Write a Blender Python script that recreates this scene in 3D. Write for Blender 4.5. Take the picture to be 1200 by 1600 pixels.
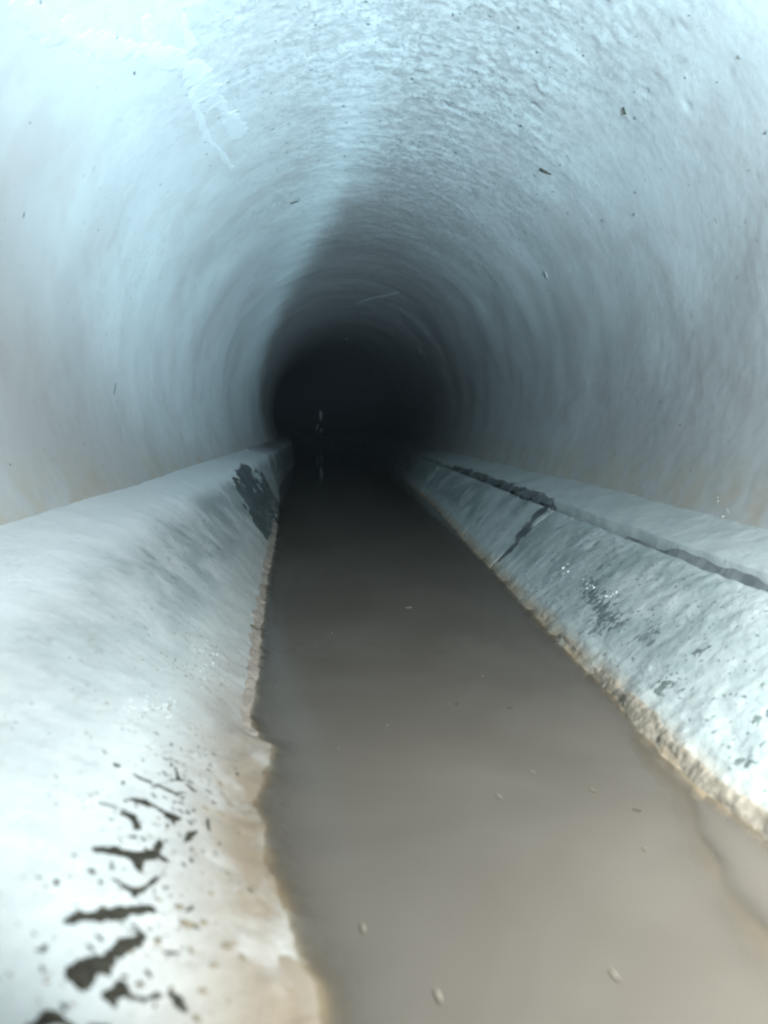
import bpy, math, random
import numpy as np

sc = bpy.context.scene
for o in list(bpy.data.objects):
    bpy.data.objects.remove(o, do_unlink=True)
R_ = math.radians

# ------------------------------------------------------------------ camera
cam_d = bpy.data.cameras.new('camera')
cam = bpy.data.objects.new('camera', cam_d)
sc.collection.objects.link(cam)
sc.camera = cam
CAM = np.array([0.0, 0.0, 0.87])
cam.location = CAM
YAW, PITCH = 4.18, 6.91                       # degrees right of the tunnel axis, degrees down
cam.rotation_euler = (R_(90 - PITCH), 0, R_(-YAW))
cam_d.sensor_fit = 'VERTICAL'
cam_d.sensor_height = 36.0
cam_d.lens = 36.0 * 1155 / 1600
cam_d.clip_start, cam_d.clip_end = 0.02, 400
cam_d.dof.use_dof = True
cam_d.dof.focus_distance = 3.6
cam_d.dof.aperture_fstop = 1.6

# ------------------------------------------------------------------ sky (only beyond the tunnel mouth, far behind the camera)
world = bpy.data.worlds.new('World')
sc.world = world
world.use_nodes = True
wn = world.node_tree
sky = wn.nodes.new('ShaderNodeTexSky')
sky.sky_type = 'NISHITA'
sky.sun_disc = False
sky.sun_elevation, sky.sun_rotation = R_(35), R_(200)
wn.links.new(sky.outputs[0], wn.nodes['Background'].inputs[0])
wn.nodes['Background'].inputs[1].default_value = 0.05

# ------------------------------------------------------------------ two spot lamps added out of view, placed to fit the brightness
def lamp(name, kind, loc, power, col, radius):
    d = bpy.data.lights.new(name, kind)
    d.energy, d.color, d.shadow_soft_size = power, col, radius
    o = bpy.data.objects.new(name, d)
    o.location = loc
    sc.collection.objects.link(o)
    return o

def aim(o, target):
    import mathutils
    v = mathutils.Vector(target) - o.location
    o.rotation_euler = v.to_track_quat('-Z', 'Y').to_euler()

def aim_dir(o, az, el):
    aim(o, tuple(np.array(o.location) + np.array([math.sin(az) * math.cos(el), math.cos(az) * math.cos(el), math.sin(el)])))

flood = lamp('side_flood', 'SPOT', (1.108, 0.62, 1.05), 455, (0.90, 0.98, 1.0), 0.05)  # added beside the camera, out of frame, to light the near surfaces
aim_dir(flood, -0.02, -0.38)
flood.data.spot_size = 2 * 1.37
flood.data.spot_blend = 0.30
rear_spot = lamp('rear_spot_lamp', 'SPOT', (1.334, -4.0, 0.58), 21500, (0.55, 0.84, 1.0), 0.05)  # added unseen beam from behind, brightens crown and left wall
aim_dir(rear_spot, -0.126, 0.198)
rear_spot.data.spot_size = 2 * 0.27
rear_spot.data.spot_blend = 0.85

sc.view_settings.view_transform = 'Standard'
sc.view_settings.look = 'None'
sc.view_settings.exposure = 0.0
sc.view_settings.gamma = 1.0
sc.view_settings.use_curve_mapping = False
sc.cycles.use_denoising = True
sc.cycles.use_adaptive_sampling = True
sc.cycles.adaptive_threshold = 0.03
sc.cycles.filter_width = 2.2
sc.cycles.max_bounces = 8
sc.cycles.diffuse_bounces = 2
sc.cycles.sample_clamp_indirect = 6

# ------------------------------------------------------------------ numeric noise
_rng = np.random.RandomState(7)
PERM = _rng.permutation(4096)
GRAD = _rng.normal(size=(4096, 3))
GRAD /= np.linalg.norm(GRAD, axis=1)[:, None]

def noise(x, y, z):
    x, y, z = np.broadcast_arrays(np.asarray(x, float), np.asarray(y, float), np.asarray(z, float))
    xi, yi, zi = np.floor(x).astype(int), np.floor(y).astype(int), np.floor(z).astype(int)
    fx, fy, fz = x - xi, y - yi, z - zi
    u, v, w = (t * t * t * (t * (t * 6 - 15) + 10) for t in (fx, fy, fz))
    def h(i, j, k):
        g = GRAD[PERM[(PERM[(PERM[(xi + i) & 4095] + yi + j) & 4095] + zi + k) & 4095]]
        return g[..., 0] * (fx - i) + g[..., 1] * (fy - j) + g[..., 2] * (fz - k)
    def L(a, b, t): return a + (b - a) * t
    x00 = L(h(0, 0, 0), h(1, 0, 0), u); x10 = L(h(0, 1, 0), h(1, 1, 0), u)
    x01 = L(h(0, 0, 1), h(1, 0, 1), u); x11 = L(h(0, 1, 1), h(1, 1, 1), u)
    return L(L(x00, x10, v), L(x01, x11, v), w) * 1.6

def fbm(x, y, z, oct=4, gain=0.5):
    s, a = 0.0, 1.0
    for i in range(oct):
        s = s + a * noise(x * 2 ** i + 17 * i, y * 2 ** i - 9 * i, z * 2 ** i + 5 * i)
        a *= gain
    return s

def sstep(a, b, t):
    if a > b: return 1 - sstep(b, a, t)
    t = np.clip((t - a) / (b - a), 0, 1)
    return t * t * (3 - 2 * t)

# ------------------------------------------------------------------ shape of the place
CX, CZ, RAD = 0.30, 1.16, 1.5                 # tunnel axis and radius; the water lies at z = 0
BEND_AT, BEND_R = 14.0, 60.0                  # the tunnel swings left beyond this distance

def warp(P):
    """straight tunnel coordinates -> bent tunnel"""
    P = np.array(P, float)
    s = np.maximum(P[..., 1] - BEND_AT, 0)
    a = s / BEND_R
    lx = P[..., 0] - CX
    r = BEND_R + lx
    x = np.where(s > 0, CX - BEND_R + r * np.cos(a), P[..., 0])
    y = np.where(s > 0, BEND_AT + r * np.sin(a), P[..., 1])
    return np.stack([x, y, P[..., 2]], -1)

def lining_h(th, y):
    """relief of the lining towards the axis, metres; th = 0 at the crown, + to the right"""
    X, Y, Z = np.sin(th) * RAD, y, np.cos(th) * RAD
    crown = np.exp(-((th - 0.12) / 0.62) ** 2)
    crown = np.clip(crown + 0.25 * fbm(X, Y, Z, 2), 0, 1.2)
    h = 0.010 * fbm(X * 0.9, Y * 0.7, Z * 0.9, 3)
    h = h + 0.0020 * fbm(0 * Y + 3.3, Y * 2.2, 0 * Y, 3) * sstep(3.5, 6, Y)     # rings left by the lining form
    n1 = fbm(X * 5.5 + 0.5 * noise(X * 9, Y * 9, Z * 9), Y * 7.5, Z * 5.5 + 4, 4, 0.62)
    h = h + crown * (0.0011 * sstep(-0.03, 0.04, n1) + 0.0009 * sstep(0.36, 0.42, n1))
    n2 = fbm(X * 15 + 9, Y * 20, Z * 15, 4, 0.7)
    h = h + crown * 0.00055 * n2 * (1 + noise(X * 2.2, Y * 2.2, Z * 2.2))
    pit = np.clip(fbm(X * 15, Y * 15, Z * 15 + 31, 2) - 0.62, 0, 0.5)
    h = h - crown * 0.012 * pit
    low = sstep(1.25, 1.7, np.abs(th))
    h = h + low * 0.0012 * fbm(X * 11, Y * 11, Z * 11, 3) + 0.0003 * n2
    return h

def lining_P(th, y, off=0.0):
    r = RAD - lining_h(th, y) - off
    return np.stack([CX + r * np.sin(th), y + 0 * th, CZ + r * np.cos(th)], -1)

LW_Y = [-9, 0.98, 1.12, 1.28, 1.45, 1.64, 1.80, 1.93, 2.0, 2.12, 2.24, 2.55, 2.92, 4.18, 5.6, 8.0, 10.2, 14, 40]
LW_X = [0.05, -0.012, -0.054, -0.108, -0.15, -0.178, -0.17, -0.165, -0.215, -0.245, -0.25, -0.262, -0.29, -0.361, -0.42, -0.56, -0.70, -0.72, -0.72]
RW_Y = [-9, 1.4, 1.6, 1.96, 2.26, 2.83, 4.27, 4.93, 7.7, 12.6, 40]
RW_X = [0.93, 0.913, 0.876, 0.88, 0.898, 0.905, 0.962, 0.976, 1.09, 1.13, 1.13]

LS_Y = [-9, 0.98, 1.5, 2.0, 2.9, 4.2, 5.6, 8.0, 10.2, 14, 60]
LS_X = [0.10, -0.02, -0.13, -0.205, -0.29, -0.361, -0.42, -0.56, -0.70, -0.72, -0.72]
def left_s(y): return np.interp(y, LS_Y, LS_X)
def left_w(y): return np.interp(y, LW_Y, LW_X)
def right_w(y): return np.interp(y, RW_Y, RW_X)

LEFT_GAPS = [9.3, 13.4, 17.5]
RIGHT_GAPS = [4.32, 8.9, 13.2, 17.5]

def left_z(x, y):
    near_w = sstep(-0.15, -0.01, x - left_w(y))
    xw = left_s(y) + (left_w(y) - left_s(y)) * near_w + 0.013 * fbm(x * 9 + 1.7, y * 7, 0 * y, 5, 0.66) * sstep(-0.22, -0.02, x - left_w(y))
    ex = -0.80 + 0.02 * noise(0 * y, y * 1.3, 0 * y + 8)
    t = (x - ex) / (xw - ex)
    ledge = 0.532 + (x + 1.06) * -0.30
    slope = 0.49 * np.sign(1 - t) * np.abs(1 - np.clip(t, -5, 1)) ** 1.12
    under = -(x - xw) * np.interp(y, [1.7, 2.6], [0.30, 0.55])
    z = np.where(t > 1, under, slope)
    k = 0.055                                           # rounded brow
    z = -k * np.log(np.exp(-np.clip(z, -2, 3) / k) + np.exp(-np.clip(ledge, -2, 3) / k))
    z = z + 0.0035 * fbm(x * 4, y * 4, 0 * y, 3) + 0.0028 * fbm(x * 19, y * 19, 0 * y + 2, 3) * sstep(-0.85, -0.65, x)
    return z

def right_z(x, y):
    xw = right_w(y) + 0.011 * fbm(x * 9 + 5.7, y * 6, 0 * y, 5, 0.66) * sstep(0.18, 0.02, x - right_w(y))
    ex = 1.345
    t = (x - xw) / (ex - xw)
    slope = np.where(t > 0, 0.36 * np.clip(t, 0, 1.6) ** 0.93, (x - xw) * 0.6)
    top = 0.362 + 0.12 * np.clip(x - ex, -0.3, 1)
    k = 0.022
    z = -k * np.log(np.exp(-np.clip(slope, -2, 3) / k) + np.exp(-np.clip(top, -2, 3) / k))
    z = z + 0.006 * fbm(x * 4 + 3, y * 4, 0 * y, 3) + 0.0045 * fbm(x * 16, y * 16, 0 * y + 6, 3)
    return z

def right_ledge_z(x, y):
    z = 0.375 + (x - 1.36) * 0.36
    return z + 0.005 * fbm(x * 5, y * 4, 0 * y + 9, 3) + 0.002 * fbm(x * 20, y * 20, 0 * y, 2)

RIDGE = [(0.858, 1.918, 0.020), (0.834, 1.709, 0.024), (0.829, 1.581, 0.028), (0.762, 1.365, 0.026), (0.731, 1.222, 0.025), (0.728, 1.135, 0.028), (0.736, 1.058, 0.034), (0.74, 0.7, 0.03)]

def water_depth(x, y):
    d = np.minimum((x - left_w(y)) * np.interp(y, [1.7, 2.6], [0.30, 0.55]), (right_w(y) - x) * 0.6)
    d = d + 0.006 * fbm(x * 9, y * 9, 0 * y + 3, 3)
    r = np.full(np.shape(x), 1e3)                       # a silt ridge just under the surface by the right shore
    for (x0, y0, w0), (x1, y1, w1) in zip(RIDGE[:-1], RIDGE[1:]):
        t = np.clip(((x - x0) * (x1 - x0) + (y - y0) * (y1 - y0)) / ((x1 - x0) ** 2 + (y1 - y0) ** 2), 0, 1)
        r = np.minimum(r, np.hypot(x - x0 - t * (x1 - x0), y - y0 - t * (y1 - y0)) / (w0 + (w1 - w0) * t))
    top = 0.008 + 0.012 * np.clip(r - 0.3 + 0.9 * fbm(x * 8, y * 5, 0 * y + 8, 3), 0, 30) ** 1.2
    return np.where(r < 5, np.minimum(d, top), d)

# ------------------------------------------------------------------ mesh helpers
def grid_mesh(name, P, keep=None, smooth=True, attrs=None):
    ny, nx = P.shape[:2]
    idx = np.arange(ny * nx).reshape(ny, nx)
    q = np.stack([idx[:-1, :-1], idx[:-1, 1:], idx[1:, 1:], idx[1:, :-1]], -1)
    if keep is not None:
        k = keep[:-1, :-1] | keep[:-1, 1:] | keep[1:, 1:] | keep[1:, :-1]
        q = q[k]
    q = q.reshape(-1, 4)
    used = np.unique(q)
    remap = np.full(ny * nx, -1); remap[used] = np.arange(len(used))
    q = remap[q]
    V = P.reshape(-1, 3)[used]
    me = bpy.data.meshes.new(name)
    me.vertices.add(len(V)); me.vertices.foreach_set('co', V.astype(np.float32).ravel())
    me.loops.add(q.size); me.loops.foreach_set('vertex_index', q.astype(np.int32).ravel())
    me.polygons.add(len(q))
    me.polygons.foreach_set('loop_start', np.arange(0, q.size, 4, dtype=np.int32))
    me.polygons.foreach_set('loop_total', np.full(len(q), 4, np.int32))
    if smooth: me.polygons.foreach_set('use_smooth', np.ones(len(q), bool))
    for an, arr in (attrs or {}).items():
        a = me.attributes.new(an, 'FLOAT', 'POINT')
        a.data.foreach_set('value', arr.reshape(-1)[used].astype(np.float32))
    me.update(); me.validate()
    return me

def link(name, me, mat, parent=None):
    o = bpy.data.objects.new(name, me)
    sc.collection.objects.link(o)
    if mat is not None: me.materials.append(mat)
    if parent is not None: o.parent = parent
    return o

def tag(o, label=None, cat=None, group=None, kind=None):
    if label: o['label'] = label
    if cat: o['category'] = cat
    if group: o['group'] = group
    if kind: o['kind'] = kind
    return o

def empty(name, loc=(0, 0, 0)):
    o = bpy.data.objects.new(name, None)
    o.empty_display_size = 0.1
    o.location = loc
    sc.collection.objects.link(o)
    return o

# ------------------------------------------------------------------ materials
class NT:
    def __init__(s, name):
        s.m = bpy.data.materials.new(name); s.m.use_nodes = True
        s.t = s.m.node_tree; s.b = s.t.nodes['Principled BSDF']
        s.geo = s.t.nodes.new('ShaderNodeNewGeometry')
    def n(s, ty, **k):
        nd = s.t.nodes.new(ty)
        for a, v in k.items(): setattr(nd, a, v)
        return nd
    def l(s, a, b): s.t.links.new(a, b)
    def noise(s, scale, detail=4, rough=0.55, vec=None, dist=0.0):
        nd = s.n('ShaderNodeTexNoise'); nd.inputs['Scale'].default_value = scale
        nd.inputs['Detail'].default_value = detail; nd.inputs['Roughness'].default_value = rough
        nd.inputs['Distortion'].default_value = dist
        s.l(vec or s.geo.outputs['Position'], nd.inputs['Vector'])
        return nd.outputs[0]
    def vor(s, scale, feature='F1', rand=1.0, vec=None):
        nd = s.n('ShaderNodeTexVoronoi', feature=feature); nd.inputs['Scale'].default_value = scale
        nd.inputs['Randomness'].default_value = rand
        s.l(vec or s.geo.outputs['Position'], nd.inputs['Vector'])
        return nd.outputs['Distance']
    def stretch(s, sx, sy, sz):
        nd = s.n('ShaderNodeMapping'); nd.inputs['Scale'].default_value = (sx, sy, sz)
        s.l(s.geo.outputs['Position'], nd.inputs['Vector']); return nd.outputs[0]
    def ramp(s, fac, a, b, lo=0.0, hi=1.0):
        nd = s.n('ShaderNodeMapRange', interpolation_type='SMOOTHSTEP')
        nd.inputs[1].default_value = a; nd.inputs[2].default_value = b
        nd.inputs[3].default_value = lo; nd.inputs[4].default_value = hi
        s.l(fac, nd.inputs[0]); return nd.outputs[0]
    def math(s, op, a, b=None):
        nd = s.n('ShaderNodeMath', operation=op)
        for i, v in enumerate((a, b)):
            if v is None: continue
            if isinstance(v, (int, float)): nd.inputs[i].default_value = v
            else: s.l(v, nd.inputs[i])
        return nd.outputs[0]
    def mix(s, fac, a, b):
        nd = s.n('ShaderNodeMix', data_type='RGBA')
        for v, i in ((fac, 0), (a, 6), (b, 7)):
            if isinstance(v, tuple): nd.inputs[i].default_value = (*v, 1)
            elif isinstance(v, (int, float)): nd.inputs[i].default_value = v
            else: s.l(v, nd.inputs[i])
        return nd.outputs[2]
    def attr(s, name):
        nd = s.n('ShaderNodeAttribute'); nd.attribute_name = name; return nd.outputs['Fac']
    def z(s, axis=2):
        nd = s.n('ShaderNodeSeparateXYZ'); s.l(s.geo.outputs['Position'], nd.inputs[0]); return nd.outputs[axis]
    def out(s, col, rough=0.7, bump=None, strength=0.5, dist=0.01, spec=0.5):
        if isinstance(col, tuple): s.b.inputs['Base Color'].default_value = (*col, 1)
        else: s.l(col, s.b.inputs['Base Color'])
        if isinstance(rough, (int, float)): s.b.inputs['Roughness'].default_value = rough
        else: s.l(rough, s.b.inputs['Roughness'])
        s.b.inputs['Specular IOR Level'].default_value = spec
        if bump is not None:
            bp = s.n('ShaderNodeBump'); bp.inputs['Strength'].default_value = strength
            bp.inputs['Distance'].default_value = dist
            s.l(bump, bp.inputs['Height']); s.l(bp.outputs[0], s.b.inputs['Normal'])
        return s.m

def mat_lining():
    t = NT('limewashed_lining')
    big = t.noise(0.7, 4, 0.6); mid = t.noise(4.0, 5, 0.6); fine = t.noise(38, 4, 0.6)
    c = t.mix(t.ramp(big, 0.35, 0.7), (0.313, 0.326, 0.326), (0.274, 0.280, 0.280))
    c = t.mix(t.ramp(mid, 0.5, 0.75, 0, 0.4), c, (0.241, 0.232, 0.222))
    c = t.mix(t.math('MULTIPLY', t.attr('crack'), 0.9), c, (0.130, 0.137, 0.137))
    c = t.mix(t.math('MULTIPLY', t.attr('flake'), 0.35), c, (0.378, 0.391, 0.391))
    spot = t.ramp(t.noise(23, 2, 0.5), 0.70, 0.77, 0, 0.6)
    c = t.mix(spot, c, (0.143, 0.150, 0.143))
    pk = t.ramp(t.noise(2.3, 3, 0.5, dist=0.6), 0.50, 0.66, 0, 0.5)
    c = t.mix(pk, c, (0.265, 0.255, 0.25))
    mot = t.ramp(t.noise(19, 6, 0.75), 0.42, 0.60, 0, 0.8)
    c = t.mix(t.math('MULTIPLY', mot, t.attr('rough_zone')), c, (0.19, 0.195, 0.195))
    # rust and silt stain just above the benches
    z = t.z()
    st = t.math('MULTIPLY', t.ramp(z, 0.80, 0.53), t.ramp(t.noise(6, 4, 0.6), 0.36, 0.62, 0, 0.65))
    c = t.mix(st, c, (0.274, 0.241, 0.189))
    c = t.mix(t.math('MULTIPLY', t.attr('pale_band'), 0.45), c, (0.45, 0.49, 0.50))        # a paler band just short of the brown line
    c = t.mix(t.attr('browned'), c, (0.135, 0.125, 0.120))
    c = t.mix(t.attr('far_shade'), c, (0.050, 0.048, 0.050))
    b = t.math('ADD', t.noise(60, 5, 0.65), t.math('MULTIPLY', t.noise(14, 4, 0.6), 1.5))
    return t.out(c, 0.8, b, 0.25, 0.002, 0.2)

def mat_bench(side):
    t = NT('pale_concrete_bench_' + side)
    z = t.z()
    mid = t.noise(5, 5, 0.62); fine = t.noise(45, 4, 0.6)
    c = t.mix(t.ramp(mid, 0.35, 0.7), *(((0.345, 0.357, 0.350), (0.300, 0.313, 0.309)) if side == 'left' else ((0.325, 0.352, 0.343), (0.270, 0.305, 0.297))))
    if side == 'left':
        c = t.mix(t.ramp(z, 0.36, 0.46), c, (0.50, 0.52, 0.52))               # paler towards the brow
        zone = t.math('MULTIPLY', t.ramp(z, 0.50, 0.36), t.ramp(z, 0.08, 0.24))
        zone = t.math('MULTIPLY', zone, t.ramp(t.z(1), 1.2, 3.2, 0.25, 1.0))
        tan = (0.128, 0.097, 0.066); zt = t.math('MULTIPLY', t.ramp(z, 0.20, 0.01), t.ramp(t.z(1), 1.5, 2.8, 1.0, 0.35))
    else:
        zone = t.math('MULTIPLY', t.ramp(z, 0.40, 0.30), t.ramp(z, 0.05, 0.16))
        zone = t.math('MULTIPLY', zone, t.ramp(t.z(1), 1.5, 3.0, 0.35, 1.0))
        tan = (0.26, 0.20, 0.135); zt = t.ramp(z, 0.07, 0.0)
    gr = t.math('MULTIPLY', zone, t.ramp(t.noise(3.2, 5, 0.65, dist=0.4), 0.36, 0.62))
    c = t.mix(t.math('MULTIPLY', gr, 0.5 if side == 'left' else 0.7), c, (0.170, 0.215, 0.205))
    sp = t.math('MULTIPLY', zone, t.ramp(t.noise(13, 5, 0.68), 0.58, 0.72, 0, 0.6 if side == 'left' else 0.9))
    c = t.mix(sp, c, (0.065, 0.082, 0.078))
    tn = t.math('MULTIPLY', zt, t.ramp(t.noise(7, 4, 0.6), 0.25, 0.6, 0.5, 1.0))
    c = t.mix(tn, c, tan)
    cr = t.ramp(t.vor(26, 'DISTANCE_TO_EDGE'), 0.035, 0.0, 0, 1)
    cr = t.math('MULTIPLY', cr, t.ramp(t.noise(6, 3), 0.52, 0.66, 0, 0.35))
    c = t.mix(cr, c, (0.163, 0.143, 0.117))
    c = t.mix(t.ramp(t.z(1), 8.0, 12.5, 0, 0.85), c, (0.06, 0.06, 0.06))          # far stretch darkened in the colour to pass for unlit depth
    rough = t.ramp(t.math('MULTIPLY', gr, 1.0), 0.0, 0.8, 0.75, 0.34)
    b = t.math('ADD', t.noise(55, 5, 0.7), t.math('MULTIPLY', t.noise(17, 3, 0.6), 1.2))
    return t.out(c, rough, b, 0.5, 0.008, 0.4)

def mat_simple(name, a, b, rough=0.8, scale=20, bump=0.6, dist=0.006, spec=0.3):
    t = NT(name)
    c = t.mix(t.ramp(t.noise(scale, 5, 0.6), 0.35, 0.68), a, b)
    return t.out(c, rough, t.noise(scale * 3, 5, 0.65), bump, dist, spec)

def mat_water():
    t = NT('turbid_water')
    cl = t.noise(1.6, 4, 0.55, dist=0.5)
    c = t.mix(t.ramp(cl, 0.3, 0.7), (0.074, 0.0625, 0.0505), (0.089, 0.0765, 0.063))
    t.out(c, 0.06, t.noise(3.0, 2, 0.5), 0.05, 0.02, 0.5)
    t.b.inputs['IOR'].default_value = 1.33
    # silt in the water hides the bed the deeper it gets
    tr = t.n('ShaderNodeBsdfTransparent'); tr.inputs[0].default_value = (0.93, 0.90, 0.83, 1)
    mx = t.n('ShaderNodeMixShader')
    t.l(t.attr('opacity'), mx.inputs[0]); t.l(tr.outputs[0], mx.inputs[1]); t.l(t.b.outputs[0], mx.inputs[2])
    outn = [n for n in t.t.nodes if n.type == 'OUTPUT_MATERIAL'][0]
    t.l(mx.outputs[0], outn.inputs[0])
    return t.m

M_lining = mat_lining()
M_bl, M_br = mat_bench('left'), mat_bench('right')
M_water = mat_water()
M_crust = mat_simple('tan_silt_crust', (0.235, 0.203, 0.16), (0.17, 0.145, 0.112), 0.85, 34, 0.45, 0.004)
M_crust_l = mat_simple('pinkish_silt_crust', (0.24, 0.205, 0.17), (0.17, 0.14, 0.115), 0.75, 26, 0.6, 0.006)
M_mud = mat_simple('dark_olive_mud', (0.016, 0.015, 0.011), (0.032, 0.030, 0.022), 0.85, 60, 0.5, 0.003, 0.1)
M_brownmud = mat_simple('brown_silt', (0.15, 0.122, 0.088), (0.105, 0.086, 0.062), 0.8, 50, 0.5, 0.003)
M_algae = mat_simple('dark_green_slime', (0.030, 0.042, 0.040), (0.065, 0.085, 0.080), 0.5, 16, 0.7, 0.008)
M_slime = mat_simple('grey_green_slime', (0.085, 0.105, 0.100), (0.13, 0.15, 0.145), 0.6, 22, 0.6, 0.006)
M_slime2 = mat_simple('dark_grey_slime', (0.045, 0.054, 0.054), (0.10, 0.115, 0.115), 0.6, 7, 0.6, 0.006)
M_slime3 = mat_simple('pale_grey_slime', (0.085, 0.098, 0.098), (0.16, 0.175, 0.175), 0.7, 9, 0.6, 0.006)
M_white = mat_simple('white_lime_crust', (0.78, 0.78, 0.75), (0.70, 0.70, 0.67), 0.7, 12, 0.3)
M_smear = mat_simple('fresh_lime_plaster', (0.312, 0.324, 0.324), (0.295, 0.308, 0.308), 0.75, 14, 0.2, 0.003)
M_spotlime = mat_simple('lime_bloom', (0.25, 0.25, 0.245), (0.20, 0.20, 0.195), 0.75, 30, 0.3)
M_leaf = mat_simple('bleached_straw', (0.20, 0.172, 0.135), (0.15, 0.125, 0.098), 0.7, 60, 0.3, 0.002, 0.2)
M_darkleaf = mat_simple('sodden_leaf', (0.045, 0.036, 0.027), (0.07, 0.055, 0.04), 0.6, 60, 0.3, 0.002, 0.2)
M_bed = mat_simple('silt_bed', (0.15, 0.122, 0.090), (0.12, 0.098, 0.072), 0.9, 8, 0.3)
M_stone = mat_simple('pale_stone', (0.62, 0.58, 0.52), (0.52, 0.48, 0.43), 0.7, 15, 0.5)
t_ = NT('water_drop'); M_drop = t_.out((0.75, 0.80, 0.80), 0.12, None, spec=1.0)

# ------------------------------------------------------------------ tunnel lining
def spaced(y0, y1, near, k):
    ys = [y0]
    while ys[-1] < y1:
        ys.append(ys[-1] + max(near, k * max(abs(ys[-1]), 1.0)))
    return np.array(ys)

ys = np.concatenate([np.linspace(-9, 1.6, 60)[:-1], spaced(1.6, 12, 0.008, 0.0044), spaced(12.06, 62, 0.06, 0.008)])
ths = np.linspace(-2.12, 2.12, 620)
TH, YY = np.meshgrid(ths, ys)
P = warp(lining_P(TH, YY))
Xc, Zc = np.sin(TH) * RAD, np.cos(TH) * RAD
crown = np.clip(np.exp(-((TH - 0.12) / 0.62) ** 2) + 0.25 * fbm(Xc, YY, Zc, 2), 0, 1)
n1 = fbm(Xc * 5.5 + 0.5 * noise(Xc * 9, YY * 9, Zc * 9), YY * 7.5, Zc * 5.5 + 4, 4, 0.62)
rid = fbm(Xc * 6.0 + 0.6 * noise(Xc * 14, YY * 14, Zc * 14), YY * 13, Zc * 6.0 + 21, 3, 0.6)
crack = crown * (np.exp(-(n1 / 0.040) ** 2) * sstep(-0.3, 0.1, fbm(Xc * 3, YY * 3, Zc * 3 + 11, 2))
                 + np.exp(-(rid / 0.030) ** 2) * sstep(-0.15, 0.15, fbm(Xc * 4, YY * 5, Zc * 4 + 15, 2)))
pit = sstep(0.60, 0.80, fbm(Xc * 15, YY * 15, Zc * 15 + 31, 2)) * crown
flake = crown * sstep(0.02, 0.14, n1)
# the lining turns darker brown beyond a ragged line, first on the crown, later down the left wall
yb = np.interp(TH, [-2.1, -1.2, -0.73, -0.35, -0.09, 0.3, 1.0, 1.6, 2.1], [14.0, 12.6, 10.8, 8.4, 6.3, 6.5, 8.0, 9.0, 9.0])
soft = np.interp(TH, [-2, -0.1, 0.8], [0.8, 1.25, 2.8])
browned = sstep(-1, 1, (YY - yb + 0.35 * fbm(Xc * 3, YY * 1.5, Zc * 3, 3)) / soft)
far_shade = sstep(10.0, 19.0, YY)  # shade of the far end painted into the lining colour
pale_band = np.exp(-((YY - yb + 1.3 + 0.3 * fbm(Xc * 2, YY, Zc * 2 + 6, 2)) / 1.25) ** 2) * sstep(0.12, -0.12, TH) * sstep(-2.0, -1.1, TH)
me = grid_mesh('lining', P, attrs={'crack': np.clip(crack + 0.6 * pit, 0, 1), 'flake': flake, 'pale_band': pale_band, 'browned': browned * 0.85, 'far_shade': far_shade, 'rough_zone': crown})
tunnel = empty('tunnel', (CX, 0, CZ - RAD))
tag(tunnel, 'round pale limewashed concrete tunnel receding and bending left into darkness', 'tunnel')

def adopt(o, parent):
    o.parent = parent
    o.matrix_parent_inverse = parent.matrix_basis.inverted()
    return o

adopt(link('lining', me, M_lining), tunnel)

# ------------------------------------------------------------------ bed, water
ys_b = np.concatenate([np.linspace(-9, 0.7, 30)[:-1], spaced(0.7, 60, 0.02, 0.02)])
u = np.linspace(0, 1, 70)
YB, UB = np.meshgrid(ys_b, u, indexing='ij')
xl, xr = left_w(YB) - 0.25, right_w(YB) + 0.25
XB = xl + (xr - xl) * UB
ZB = -np.minimum(water_depth(XB, YB), 0.30) - 0.003 + 0.004 * fbm(XB * 5, YB * 5, 0 * YB, 3)
bed = link('channel_bed', grid_mesh('channel_bed', warp(np.stack([XB, YB, ZB], -1))), M_bed)
tag(bed, kind='structure')

nw = 120
u = np.linspace(0, 1, nw)
ys_w = np.concatenate([np.linspace(-9, 0.7, 40)[:-1], spaced(0.7, 60, 0.012, 0.012)])
YW, UW = np.meshgrid(ys_w, u, indexing='ij')
xl, xr = left_w(YW) - 0.10, right_w(YW) + 0.10
XW = xl + (xr - xl) * UW
depth = np.maximum(water_depth(XW, YW), 0)
opac = np.clip(1 - np.exp(-depth / 0.011), 0.12, 1)
water = link('water', grid_mesh('water', warp(np.stack([XW, YW, 0 * XW], -1)), attrs={'opacity': opac}), M_water)
tag(water, kind='structure')

# ------------------------------------------------------------------ benches, each made of cast slabs
def strip(name, x0f, x1f, y0, y1, zf, mat, parent, nx, cell, k, skirt=0.25, ragged=0.0):
    ys = spaced(y0, y1, cell, k); ys[-1] = y1
    e = max(0.012, cell)
    ys = np.concatenate([[y0, y0], ys[1:-1], [y1, y1]])
    u = np.concatenate([[0, 0], np.linspace(0, 1, nx)[1:-1], [1, 1]])
    Y, U_ = np.meshgrid(ys, u, indexing='ij')
    X = x0f(Y) + (x1f(Y) - x0f(Y)) * U_
    if ragged:
        Y = Y + ragged * fbm(X * 9, 0 * X + y0, 0 * X, 3) * ((Y == y0) * 1.0 + (Y == y1) * 1.0)
    Z = zf(X, Y)
    Z[0, :] -= skirt; Z[-1, :] -= skirt
    Z[:, 0] -= skirt; Z[:, -1] -= skirt
    return adopt(link(name, grid_mesh(name, warp(np.stack([X, Y, Z], -1))), mat), parent)

bench_l = empty('side_bench', (-0.8, 0, 0))
tag(bench_l, 'pale sloping concrete bench left of the water, mud-spotted nearest the camera', 'bench', 'side benches along the channel')
edges = [-9] + LEFT_GAPS + [60]
for i in range(len(edges) - 1):
    strip('slab', lambda y: 0 * y - 1.16, lambda y: left_w(y) + 0.22, edges[i] + 0.008, edges[i + 1] - 0.008,
          left_z, M_bl, bench_l, 200 if i == 0 else 60, 0.010 if i == 0 else 0.03, 0.006, ragged=0.004)

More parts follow.
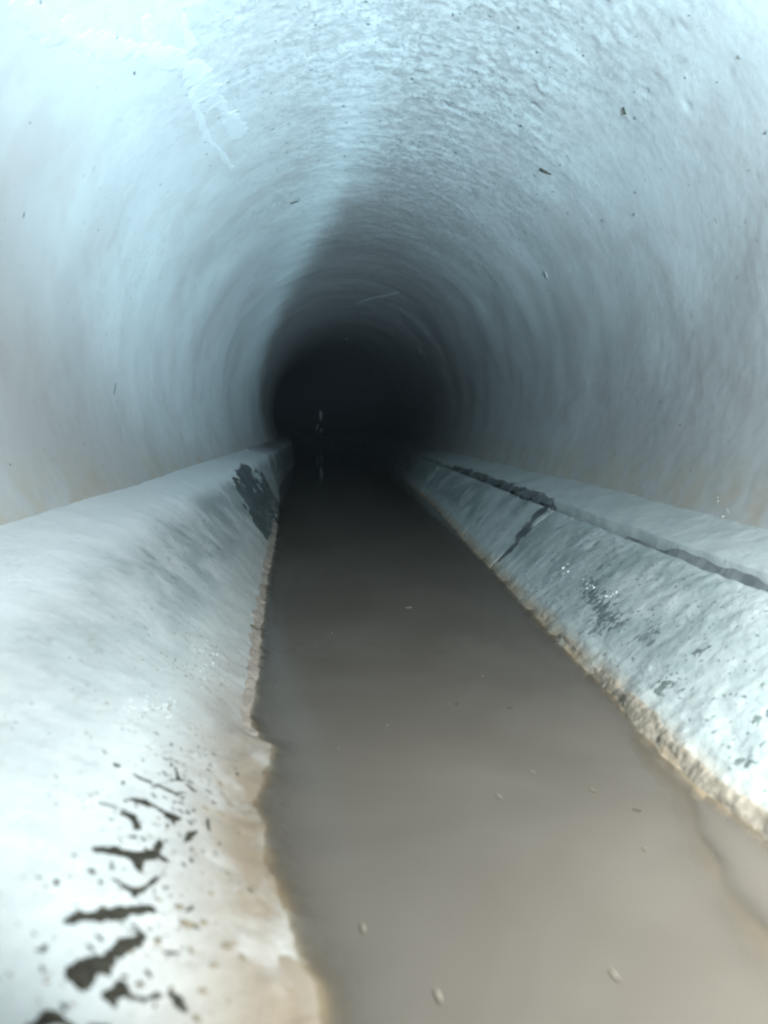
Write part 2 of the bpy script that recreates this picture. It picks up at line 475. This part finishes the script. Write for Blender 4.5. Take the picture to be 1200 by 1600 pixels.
bench_r = empty('side_bench', (1.3, 0, 0))
tag(bench_r, 'pale sloping concrete bench right of the water, split by a dark gap', 'bench', 'side benches along the channel')
edges = [-9] + RIGHT_GAPS + [60]
for i in range(len(edges) - 1):
    g0 = 0.003
    g1 = 0.003
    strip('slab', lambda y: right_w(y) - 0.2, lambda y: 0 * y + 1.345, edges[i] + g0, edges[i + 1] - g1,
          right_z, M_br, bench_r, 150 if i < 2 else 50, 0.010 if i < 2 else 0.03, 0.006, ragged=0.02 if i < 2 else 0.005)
strip('ledge', lambda y: 1.392 + 0.012 * fbm(0 * y, y * 2.3, 0 * y + 4, 3), lambda y: 0 * y + 1.72, -9, 60, right_ledge_z, M_br, bench_r, 40, 0.012, 0.008)
strip('groove_silt', lambda y: 0 * y + 1.335, lambda y: 0 * y + 1.40, -9, 60, lambda x, y: 0.318 + (x - 1.345) * 1.0 - 0.004 + 0.024 * fbm(x * 5, y * 2.6, 0 * y, 4) + 0.012 * fbm(x * 9, y * 9, 0 * y, 3) - 0.06 * sstep(2.7, 3.6, y) * sstep(4.9, 4.4, y), M_slime3, bench_r, 8, 0.03, 0.02, skirt=0.05)

# ------------------------------------------------------------------ draped patches (mud, crusts, plaster smears)
def bench_surf(zf):
    def S(a, b, off):
        return warp(np.stack([a, b, zf(a, b) + off], -1))
    return S
def wall_surf(a, b, off):
    return warp(lining_P(a / RAD, b, off))
S_left, S_right, S_ledge = bench_surf(left_z), bench_surf(right_z), bench_surf(right_ledge_z)

def patch(name, surf, strokes, mat, th=0.006, edge=0.006, cell=0.003, rough=0.35, seed=0, freq=30, parent=None, sink=0.003, lift=0.0, fb=None):
    """strokes: list of polylines [(a, b, half_width), ...] in surface metres"""
    pts = np.array([p for s in strokes for p in s])
    m = pts[:, 2].max() * (1.6 + rough) + edge
    a0, b0 = pts[:, :2].min(0) - m; a1, b1 = pts[:, :2].max(0) + m
    na, nb = int((a1 - a0) / cell) + 2, int((b1 - b0) / cell) + 2
    A, B = np.meshgrid(np.linspace(a0, a1, na), np.linspace(b0, b1, nb))
    D = np.full(A.shape, 1e3)
    for s in strokes:
        if len(s) == 1: s = [s[0], (s[0][0] + 1e-4, s[0][1], s[0][2])]
        for (x0, y0, w0), (x1, y1, w1) in zip(s[:-1], s[1:]):
            dx, dy = x1 - x0, y1 - y0
            t = np.clip(((A - x0) * dx + (B - y0) * dy) / (dx * dx + dy * dy + 1e-12), 0, 1)
            D = np.minimum(D, np.hypot(A - x0 - t * dx, B - y0 - t * dy) - (w0 + (w1 - w0) * t))
    W = pts[:, 2].mean()
    n = fbm(A * freq + seed * 3.1, B * (fb or freq) - seed, 0 * A + seed * 0.77, 4, 0.65)
    D = D + n * rough * W
    f = np.clip(-D / edge, -1, 1)
    off = np.where(f > 0, th * np.sqrt(np.clip(f, 0, 1)) * (1 + 0.35 * n), f * sink * 3) - sink * 0.15 + lift
    me = grid_mesh(name, surf(A, B, off), keep=(f > -0.9))
    o = link(name, me, mat)
    return adopt(o, parent) if parent else o

# ------------------------------------------------------------------ stains and growth that belong to the benches and the lining
MUD = {
    'A': [[(-0.328, 0.891, 0.0204), (-0.308, 0.929, 0.0157), (-0.293, 0.966, 0.0118), (-0.278, 1.009, 0.0055)]],
    'B': [[(-0.364, 0.975, 0.0086), (-0.338, 1.005, 0.0121), (-0.312, 1.035, 0.0179), (-0.294, 1.055, 0.0114), (-0.281, 1.072, 0.0069)]],
    'C': [[(-0.38, 1.15, 0.0072), (-0.353, 1.17, 0.0147), (-0.325, 1.18, 0.016), (-0.306, 1.218, 0.0101), (-0.305, 1.26, 0.0065)], [(-0.306, 1.218, 0.0076), (-0.285, 1.214, 0.0063)], [(-0.323, 1.171, 0.0086), (-0.312, 1.147, 0.0036)]],
    'D': [[(-0.334, 1.093, 0.0046), (-0.31, 1.092, 0.0105), (-0.301, 1.11, 0.0071), (-0.289, 1.147, 0.0048)]],
    'E': [[(-0.288, 0.883, 0.0081), (-0.277, 0.906, 0.0124), (-0.265, 0.899, 0.0062), (-0.248, 0.903, 0.0062), (-0.234, 0.922, 0.0084)], [(-0.281, 0.879, 0.0071), (-0.276, 0.873, 0.0041)]],
    'F': [[(-0.215, 0.929, 0.0095), (-0.204, 0.92, 0.0105)]],
    'G': [[(-0.376, 1.341, 0.0054), (-0.358, 1.354, 0.0123), (-0.336, 1.361, 0.0082), (-0.316, 1.362, 0.0069), (-0.297, 1.363, 0.0083)], [(-0.313, 1.348, 0.0082), (-0.299, 1.352, 0.0055)]],
    'H': [[(-0.375, 1.282, 0.0078), (-0.362, 1.285, 0.0131), (-0.347, 1.264, 0.0052)]],
    'I': [[(-0.273, 1.299, 0.0047), (-0.266, 1.335, 0.0082), (-0.26, 1.353, 0.0048)]],
    'J': [[(-0.252, 1.425, 0.0036), (-0.244, 1.389, 0.0049), (-0.237, 1.374, 0.0028)]],
    'K': [[(-0.353, 1.438, 0.0043), (-0.339, 1.444, 0.0072), (-0.32, 1.449, 0.0058)]],
    'L': [[(-0.4, 1.43, 0.0036), (-0.384, 1.428, 0.0064), (-0.364, 1.437, 0.005)]],
    'M': [[(-0.351, 0.794, 0.0067), (-0.341, 0.803, 0.0077), (-0.334, 0.818, 0.0126), (-0.321, 0.817, 0.0058), (-0.311, 0.817, 0.0058)]],
    'N': [[(-0.292, 0.83, 0.0078), (-0.278, 0.84, 0.0109)]],
    'O': [[(-0.239, 1.001, 0.0055), (-0.229, 1.009, 0.0056)]],
    'P': [[(-0.34, 1.553, 0.003), (-0.324, 1.509, 0.006)], [(-0.336, 1.494, 0.0037), (-0.319, 1.511, 0.0037)]],
    'Q': [[(-0.295, 1.503, 0.0067)]],
    'R': [[(-0.414, 1.277, 0.0026), (-0.401, 1.284, 0.0033), (-0.387, 1.289, 0.0026)]],
    'S': [[(-0.369, 1.09, 0.0064)]],
    'T': [[(-0.427, 1.425, 0.0057), (-0.421, 1.43, 0.0043)]],
    'U': [[(-0.363, 1.207, 0.0031), (-0.356, 1.208, 0.0031)]],
    'V': [[(-0.346, 1.501, 0.003), (-0.355, 1.51, 0.003)]],
}
BROWN = [(-0.165, 1.067, 0.0082), (-0.136, 1.058, 0.0099), (-0.174, 1.017, 0.0073), (-0.183, 0.912, 0.0074), (-0.236, 1.482, 0.0067), (-0.261, 1.46, 0.0058), (-0.192, 1.279, 0.008), (-0.245, 1.109, 0.0071), (-0.274, 1.103, 0.0059), (-0.204, 1.1, 0.0059), (-0.257, 1.012, 0.0056), (-0.21, 1.025, 0.0051), (-0.221, 0.941, 0.0043), (-0.157, 1.085, 0.0047), (-0.19, 1.408, 0.0057), (-0.255, 1.623, 0.0056), (-0.225, 1.557, 0.0069), (-0.182, 0.96, 0.0065), (-0.207, 1.183, 0.005), (-0.224, 1.078, 0.0116), (-0.162, 1.234, 0.0058)]
ALG = [[(-0.824, 7.395, 0.0839), (-0.699, 6.377, 0.1115), (-0.581, 5.802, 0.1169), (-0.484, 5.362, 0.0707)], [(-0.656, 7.976, 0.1043), (-0.531, 6.757, 0.0886)]]
RALG = [[(1.397, 6.263, 0.0279), (1.383, 5.531, 0.0297), (1.374, 4.725, 0.0343)], [(1.275, 4.515, 0.045), (1.109, 4.329, 0.051), (1.041, 4.286, 0.031)], [(1.098, 2.102, 0.0128), (1.109, 2.084, 0.0106)], [(0.976, 2.066, 0.0188), (1.001, 2.058, 0.0125)], [(1.117, 3.078, 0.0203), (1.052, 2.714, 0.026), (1.045, 2.567, 0.0174)], [(0.964, 1.608, 0.0123), (0.972, 1.581, 0.0087)], [(1.073, 2.385, 0.0188), (1.071, 2.32, 0.0115)], [(1.048, 1.676, 0.0164)], [(0.998, 2.663, 0.0179)]]
SMEAR = [[[(-1.375, 2.385, 0.0317), (-1.322, 2.603, 0.0443), (-1.259, 2.798, 0.0442), (-1.145, 3.004, 0.0293), (-1.024, 3.19, 0.0401), (-0.949, 3.417, 0.0589), (-0.915, 3.626, 0.0585), (-0.867, 3.896, 0.0475), (-0.82, 4.155, 0.0542), (-0.828, 4.319, 0.044)]], [[(-0.98, 3.624, 0.024), (-0.99, 3.873, 0.0163), (-0.994, 4.139, 0.0173), (-0.955, 4.39, 0.0162), (-0.928, 4.688, 0.015)]], [[(-1.028, 2.922, 0.0202), (-1.041, 2.981, 0.0205), (-1.054, 3.062, 0.0119)], [(-0.889, 3.043, 0.009), (-0.906, 3.163, 0.0123), (-0.899, 3.27, 0.0221)]]]
LIME = [[(0.114, 11.528, 0.0253), (0.467, 10.398, 0.0412), (0.614, 9.78, 0.0259)], [(1.369, 12.37, 0.0596), (1.424, 12.458, 0.0491)], [(1.538, 5.472, 0.0502)], [(0.13, 16.312, 0.0568)], [(1.814, 11.309, 0.0199), (1.974, 11.17, 0.0196)]]
CHIP = [[(-0.595, 5.973, 0.0134), (-0.548, 5.982, 0.0162)], [(1.014, 4.419, 0.0167), (1.038, 4.403, 0.0125), (1.078, 4.376, 0.0062)], [(1.12, 3.409, 0.0068), (1.142, 3.425, 0.0085)], [(2.661, 3.652, 0.0088)], [(0.663, 3.477, 0.0103)], [(0.258, 3.435, 0.0135)], [(-2.488, 4.244, 0.0115), (-2.432, 4.304, 0.0077)], [(-1.598, 2.739, 0.0067)], [(-2.802, 2.726, 0.0064)]]
FLOAT = [(0.369, 3.393, 0.0274), (0.003, 2.992, 0.0081), (0.519, 2.432, 0.0091), (0.544, 2.142, 0.0123), (0.5, 1.723, 0.0129), (0.388, 1.611, 0.0146), (0.616, 1.624, 0.0126), (0.684, 1.529, 0.0114), (0.388, 2.19, 0.0124), (0.05, 1.182, 0.0153), (0.158, 1.021, 0.0187), (0.636, 1.378, 0.0106), (0.442, 1.044, 0.0173), (0.158, 2.035, 0.0067), (0.015, 1.89, 0.0072), (0.365, 1.804, 0.0079)]
DROP_L = [(-0.416, 2.368, 0.0054), (-0.404, 2.347, 0.0054), (-0.409, 2.305, 0.0053), (-0.399, 2.287, 0.0053), (-0.405, 2.379, 0.0055), (-0.398, 2.223, 0.0052), (-0.385, 2.182, 0.0051), (-0.381, 2.092, 0.0049), (-0.406, 2.422, 0.0056), (-0.464, 1.697, 0.0041), (-0.453, 1.734, 0.0041), (-0.448, 1.754, 0.0042), (-0.428, 1.813, 0.0043), (-0.413, 1.828, 0.0043), (-0.412, 1.793, 0.0043), (-0.4, 1.778, 0.0042), (-0.442, 1.804, 0.0043), (-0.464, 1.683, 0.004), (-0.441, 1.734, 0.0041), (-0.413, 1.887, 0.0044), (-0.406, 1.825, 0.0043), (-0.399, 2.473, 0.0057), (-0.42, 2.302, 0.0053)]
DROP_R = [(1.122, 3.361, 0.0094), (1.109, 3.079, 0.0087), (1.108, 3.045, 0.0086), (1.117, 2.983, 0.0085), (1.11, 2.829, 0.0081), (1.1, 2.831, 0.0081), (1.137, 2.807, 0.0081), (1.151, 3.414, 0.0095)]
DROP_W = [(3.039, 2.938, 0.0103), (3.003, 3.058, 0.0076), (3.047, 2.976, 0.0059)]
patch('algae_mat', S_left, ALG + [[(-0.62, 6.9, 0.14), (-0.52, 6.0, 0.12), (-0.46, 5.5, 0.06)]], M_slime2, 0.003, 0.03, 0.012, 0.9, 3, 13, bench_l, fb=2.6)
patch('algae_mat', S_ledge, [[(1.395, 8.2, 0.012), (1.40, 6.3, 0.024), (1.39, 5.5, 0.028), (1.385, 4.75, 0.034), (1.385, 4.5, 0.008)]], M_slime2, 0.003, 0.012, 0.010, 1.6, 4, 22, bench_r, fb=4)
patch('algae_mat', S_right, [[(1.335, 4.50, 0.05), (1.25, 4.44, 0.055), (1.11, 4.33, 0.05), (1.03, 4.29, 0.025)]], M_slime2, 0.004, 0.03, 0.007, 1.1, 5, 16, bench_r, fb=9)
for i, s in enumerate(RALG[2:]):
    patch('algae_mat', S_right, [s], M_slime, 0.002, 0.010, 0.003, 2.6, 10 + i, 42, bench_r)
for i, o_ in enumerate(SMEAR):
    patch('plaster_smear', wall_surf, o_, M_smear, 0.0022, 0.050, 0.008, 0.75, 20 + i, 7, tunnel, lift=0.0008)
for i, s in enumerate(LIME):
    s = [(a_, b_, w_ * 0.65) for a_, b_, w_ in s]
    patch('lime_bloom', wall_surf, [s], M_spotlime, 0.004, 0.02, 0.012, 0.5, 30 + i, 9, tunnel)
for i, (a_, b_, w_) in enumerate([(2.39, 29.9, 0.17), (2.84, 30.2, 0.09), (3.02, 29.4, 0.10)]):
    patch('lime_bloom', wall_surf, [[(a_ - 0.05, b_, w_), (a_ + 0.06, b_, w_ * 0.8)]], M_white, 0.006, 0.04, 0.03, 0.4, 40 + i, 5, tunnel)

# ------------------------------------------------------------------ silt crusts along the waterline
yy = np.linspace(1.0, 2.86, 40)
cw = 0.020 + 0.024 * np.array([float(noise(0.3, v * 3.1, 1.0)) for v in yy])
cw *= np.where(yy > 2.6, 0.75, 1.0)
o = patch('silt_crust', S_right, [[(float(right_w(v)) + 0.018, float(v), float(w)) for v, w in zip(yy, cw)]], M_crust, 0.0045, 0.010, 0.003, 0.55, 51, 7)
tag(o, 'lumpy tan silt crust lining the right edge of the water', 'silt crust', 'silt crusts at the waterline')
yy = np.linspace(2.0, 6.4, 60)
o = patch('silt_crust', S_left, [[(float(left_w(v)) - 0.010, float(v), 0.014 + 0.002 * v) for v in yy]], M_crust_l, 0.004, 0.010, 0.004, 0.6, 52, 8)
tag(o, 'thin pinkish grey silt crust along the left edge of the water', 'silt crust', 'silt crusts at the waterline')

# ------------------------------------------------------------------ dark mud patches on the left bank
MUD_LABEL = {
    'A': 'thick dark mud streak slanting up right, the longest near the lower left corner',
    'B': 'long level dark mud streak on left bank, just above the slanting streak',
    'C': 'branched dark mud patch on left bank, widest of the upper patches',
    'D': 'small V-shaped dark mud patch under the branched one on the left bank',
    'E': 'dark hooked mud patch on left bank below the slanting streak',
    'F': 'dark oval mud blob right of the hooked patch near the bottom edge',
    'G': 'dark ragged mud streak high on left bank above the branched patch',
    'H': 'short stubby dark mud patch left of the ragged upper streak',
    'I': 'small comma-shaped dark mud mark right of the branched patch',
    'J': 'thin upright dark mud mark nearest the tan shore of the left bank',
    'K': 'small dark mud dash just above the right end of the ragged streak',
    'L': 'topmost slanting dark mud dash on the left bank',
    'M': 'dark arched mud patch in the lower left corner of the picture',
    'N': 'dark mud patch cut by the bottom edge, right of the arched one',
    'O': 'greyish mud dot alone between the slanting streak and the shore'}
for i, (k, strokes) in enumerate(MUD.items()):
    strokes = [[(a_, b_, w_ * 0.80) for a_, b_, w_ in s_] for s_ in strokes]
    o = patch('mud_patch', S_left, strokes, M_mud, 0.0030, 0.004, 0.0018, 0.85, 60 + i, 36)
    tag(o, MUD_LABEL.get(k, 'tiny dark mud fleck among the larger streaks on the left bank'), 'mud patch', 'dark mud patches on the left bank')
for i, (a_, b_, w_) in enumerate(BROWN):
    o = patch('silt_spot', S_left, [[(a_, b_, w_), (a_ + 0.006 * math.sin(i * 2.1), b_ + 0.006 * math.cos(i * 1.7), w_ * 0.6)]], M_brownmud, 0.003, 0.005, 0.0025, 0.6, 90 + i, 45)
    tag(o, 'small faint brown silt spot on the tan shore of the left bank', 'silt spot', 'brown silt spots on the left bank')

# fine flecks of dirt, too many and too small to count
def flecks(name, surf, n, area, wr, mat, seed, label, elong=1.8):
    r = np.random.RandomState(seed)
    V, Fc = [], []
    for _ in range(n):
        a_, b_ = area(r)
        w = r.uniform(*wr); an = r.uniform(0, 6.3); k = r.randint(6, 9)
        ph = np.linspace(0, 2 * math.pi, k, endpoint=False)
        rr = w * r.uniform(0.6, 1.2, k)
        px_, py_ = rr * np.cos(ph) * elong, rr * np.sin(ph)
        A_ = a_ + px_ * math.cos(an) - py_ * math.sin(an); B_ = b_ + px_ * math.sin(an) + py_ * math.cos(an)
        rim = surf(A_, B_, 0 * A_ - 0.0005); top = surf(np.array([a_]), np.array([b_]), np.array([w * 0.35 + 0.001]))
        s0 = len(V); V += rim.tolist() + top.tolist()
        Fc += [(s0 + j, s0 + (j + 1) % k, s0 + k) for j in range(k)]
    me = bpy.data.meshes.new(name); me.from_pydata(V, [], Fc); me.update()
    me.polygons.foreach_set('use_smooth', np.ones(len(Fc), bool))
    return tag(link(name, me, mat), label, None, None, 'stuff')

def area_left(r):
    while True:
        t = r.beta(2, 2); y = r.uniform(0.8, 2.6)
        x = -0.52 + (float(left_w(y)) - 0.02 + 0.52) * t
        if noise(x * 6, y * 6, 3.0) > -0.1: return x, y
flecks('dirt_flecks', S_left, 420, area_left, (0.0012, 0.0038), M_brownmud, 5, 'scattered tiny brown dirt flecks over the left bank')
flecks('dirt_flecks', S_left, 110, lambda r: (r.uniform(-0.62, -0.27), r.uniform(1.2, 2.6)), (0.0012, 0.0036), M_slime, 6, 'scattered tiny grey green flecks on the left slope')
flecks('dirt_flecks', S_right, 480, lambda r: (r.uniform(0.96, 1.32), 1.3 + 2.6 * r.beta(1.3, 1.8)), (0.0012, 0.0060), M_slime, 7, 'scattered tiny grey green flecks on the right slope')
flecks('lining_flecks', wall_surf, 240, lambda r: (r.normal(0.15, 0.75), r.uniform(2.4, 6.0)), (0.003, 0.009), M_slime, 8, 'scattered dark flecks on the crown of the tunnel')

# ------------------------------------------------------------------ bits stuck to the lining
CHIP_LABEL = ['dark lozenge-shaped flake on the crown, left of the middle', 'small dark hooked twig stuck to the right of the crown',
              'thin curved dark scrap high on the right of the crown', 'tiny dark speck on the right wall above the bench',
              'small dark pock in the upper right of the crown', 'dark chip near the top edge, right of the middle',
              'dark upright scuff on the left wall above the bench', 'lone dark speck on the upper left wall', 'tiny dark speck low on the left wall at the picture edge']
for i, s in enumerate(CHIP):
    s = [(a_, b_, w_ * 0.7) for a_, b_, w_ in s]
    o = patch('dark_flake', wall_surf, [s], M_mud if i < 3 else M_slime, 0.006, 0.006, 0.003, 0.35, 120 + i, 30)
    tag(o, CHIP_LABEL[i], 'flake', 'dark flakes stuck to the lining')

# ------------------------------------------------------------------ leaves and straw floating on the water
def leaf_mesh(name, L, W, bend=0.0, curl=0.0):
    n = 9; top, bot = [], []
    for i in range(n):
        t = i / (n - 1) * 2 - 1
        w = W * (1 - t * t) ** 0.6 * (1 + 0.15 * math.sin(5 * t)) + 0.0002
        a = bend * t
        cx_ = L * (math.sin(a) / bend if bend else t); cy_ = L * ((1 - math.cos(a)) / bend if bend else 0)
        dx, dy = -math.sin(a), math.cos(a)
        z = curl * t * t
        for s in (-1, 0, 1):
            top.append((cx_ + dx * w * s, cy_ + dy * w * s, z + 0.0022 - 0.0012 * s * s))
            bot.append((cx_ + dx * w * s, cy_ + dy * w * s, z - 0.0006))
    V = top + bot; o_ = len(top); Fc = []
    for i in range(n - 1):
        for s in range(2):
            q = i * 3 + s
            Fc.append((q, q + 3, q + 4, q + 1)); Fc.append((o_ + q, o_ + q + 1, o_ + q + 4, o_ + q + 3))
        Fc.append((i * 3, o_ + i * 3, o_ + i * 3 + 3, i * 3 + 3)); Fc.append((i * 3 + 2, i * 3 + 5, o_ + i * 3 + 5, o_ + i * 3 + 2))
    for i in (0, n - 1):
        Fc.append((i * 3, i * 3 + 1, o_ + i * 3 + 1, o_ + i * 3)); Fc.append((i * 3 + 1, i * 3 + 2, o_ + i * 3 + 2, o_ + i * 3 + 1))
    me = bpy.data.meshes.new(name); me.from_pydata(V, [], Fc); me.update()
    me.polygons.foreach_set('use_smooth', np.ones(len(Fc), bool))
    return me
# (dark?, heading in degrees, length factor, width factor, bend, label)
LEAF = [(0, 35, 1.3, 0.34, 1.9, 'pale curled crescent leaf floating alone in mid channel'),
        (0, 90, 1.0, 0.8, 0, 'tiny pale speck floating left of the curled leaf'),
        (0, 115, 1.1, 0.5, 0, 'small pale fleck nearer and right of the curled leaf'),
        (1, 150, 1.0, 0.4, 0.3, 'small dark sodden leaf scrap in mid water'),
        (0, 112, 1.1, 0.34, 0.2, 'bright pale straw sliver, farther of the slanting pair'),
        (0, 110, 1.1, 0.36, 0.2, 'bright pale straw sliver, nearer of the slanting pair'),
        (0, 118, 1.1, 0.30, 0.2, 'faint tan straw sliver right of the bright pair'),
        (1, 145, 1.1, 0.36, 0.3, 'dark sodden leaf nearest the right shore'),
        (1, 60, 1.0, 0.7, 0, 'dull dark smudge of leaf left of the dark scrap'),
        (0, 95, 1.1, 0.36, 0, 'pale leaf sliver close to the left shore in the foreground'),
        (0, 100, 1.1, 0.36, 0.1, 'largest pale leaf sliver, at the bottom middle of the water'),
        (0, 100, 1.0, 0.30, 0, 'faint tan sliver below the dark leaf at right'),
        (0, 100, 1.1, 0.28, 0, 'pale narrow leaf at the bottom right of the water'),
        (0, 80, 1.0, 0.5, 0, 'tiny tan fleck in mid water left of the dark smudge'),
        (0, 100, 1.0, 0.5, 0, 'tiny tan fleck on the water near the left shore'),
        (0, 120, 1.0, 0.4, 0, 'tiny tan fleck above the slanting straw pair')]
for (x, y, hw), (dark, hd, lf, wf, bd, lab) in zip(FLOAT, LEAF):
    o = link('floating_leaf', leaf_mesh('floating_leaf', hw * lf * 0.72, hw * wf * 0.5, bd, 0.001), M_darkleaf if dark else M_leaf)
    o.location = (x, y, 0.0012); o.rotation_euler = (0, 0, R_(hd))
    tag(o, lab, 'leaf', 'bits floating on the water')

# ------------------------------------------------------------------ water drops that catch the lamp
def drops(name, surf, spots, label, seed, zero=0.0):
    r = np.random.RandomState(seed); V, Fc = [], []
    for (a_, b_, w_) in spots:
        for _ in range(2):
            A0, B0 = a_ + r.normal(0, 0.014), b_ + r.normal(0, 0.030)
            w = w_ * (0.25 + 0.5 * r.beta(1, 3))
            s0 = len(V); k = 8
            for ring, (q, hgt) in enumerate(((1.0, -0.05), (0.8, 0.42), (0.42, 0.72))):
                ph = np.linspace(0, 2 * math.pi, k, endpoint=False)
                V += surf(A0 + w * q * np.cos(ph), B0 + w * q * 1.3 * np.sin(ph), 0 * ph + w * hgt).tolist()
            V += surf(np.array([A0]), np.array([B0]), np.array([w * 0.82])).tolist()
            for g in range(2):
                Fc += [(s0 + g * k + j, s0 + g * k + (j + 1) % k, s0 + (g + 1) * k + (j + 1) % k, s0 + (g + 1) * k + j) for j in range(k)]
            Fc += [(s0 + 2 * k + j, s0 + 2 * k + (j + 1) % k, s0 + 3 * k) for j in range(k)]
    me = bpy.data.meshes.new(name); me.from_pydata(V, [], Fc); me.update()
    me.polygons.foreach_set('use_smooth', np.ones(len(Fc), bool))
    return tag(link(name, me, M_drop), label, None, None, 'stuff')
flecks('mud_flecks', S_left, 190, lambda r: (r.normal(-0.31, 0.055), 0.82 + 0.95 * r.beta(1.2, 1.4)), (0.0009, 0.0052), M_mud, 15, 'scattered dark mud flecks round the larger patches on the left bank', 2.2)
drops('water_drops', S_left, DROP_L, 'glistening water drops on the left slope', 1)
drops('water_drops', S_right, DROP_R, 'glistening water drops on the right slope', 2)
drops('water_drops', wall_surf, DROP_W, 'glistening drops at the foot of the right wall', 3)

# ------------------------------------------------------------------ damp misty air in the tunnel
import bmesh
bm = bmesh.new(); bmesh.ops.create_cube(bm, size=1.0)
me = bpy.data.meshes.new('haze'); bm.to_mesh(me); bm.free()
hz = link('haze', me, None)
hz.scale = (40, 90, 5.0); hz.location = (-9, 22, 1.2)
m = bpy.data.materials.new('haze'); m.use_nodes = True
nt = m.node_tree; nt.nodes.clear()
ou = nt.nodes.new('ShaderNodeOutputMaterial'); vo = nt.nodes.new('ShaderNodeVolumePrincipled')
vo.inputs['Color'].default_value = (0.90, 0.96, 1.0, 1); vo.inputs['Density'].default_value = 0.0003
nt.links.new(vo.outputs[0], ou.inputs['Volume'])
me.materials.append(m)
tag(hz, 'thin pale blue mist hanging in the tunnel', None, None, 'stuff')
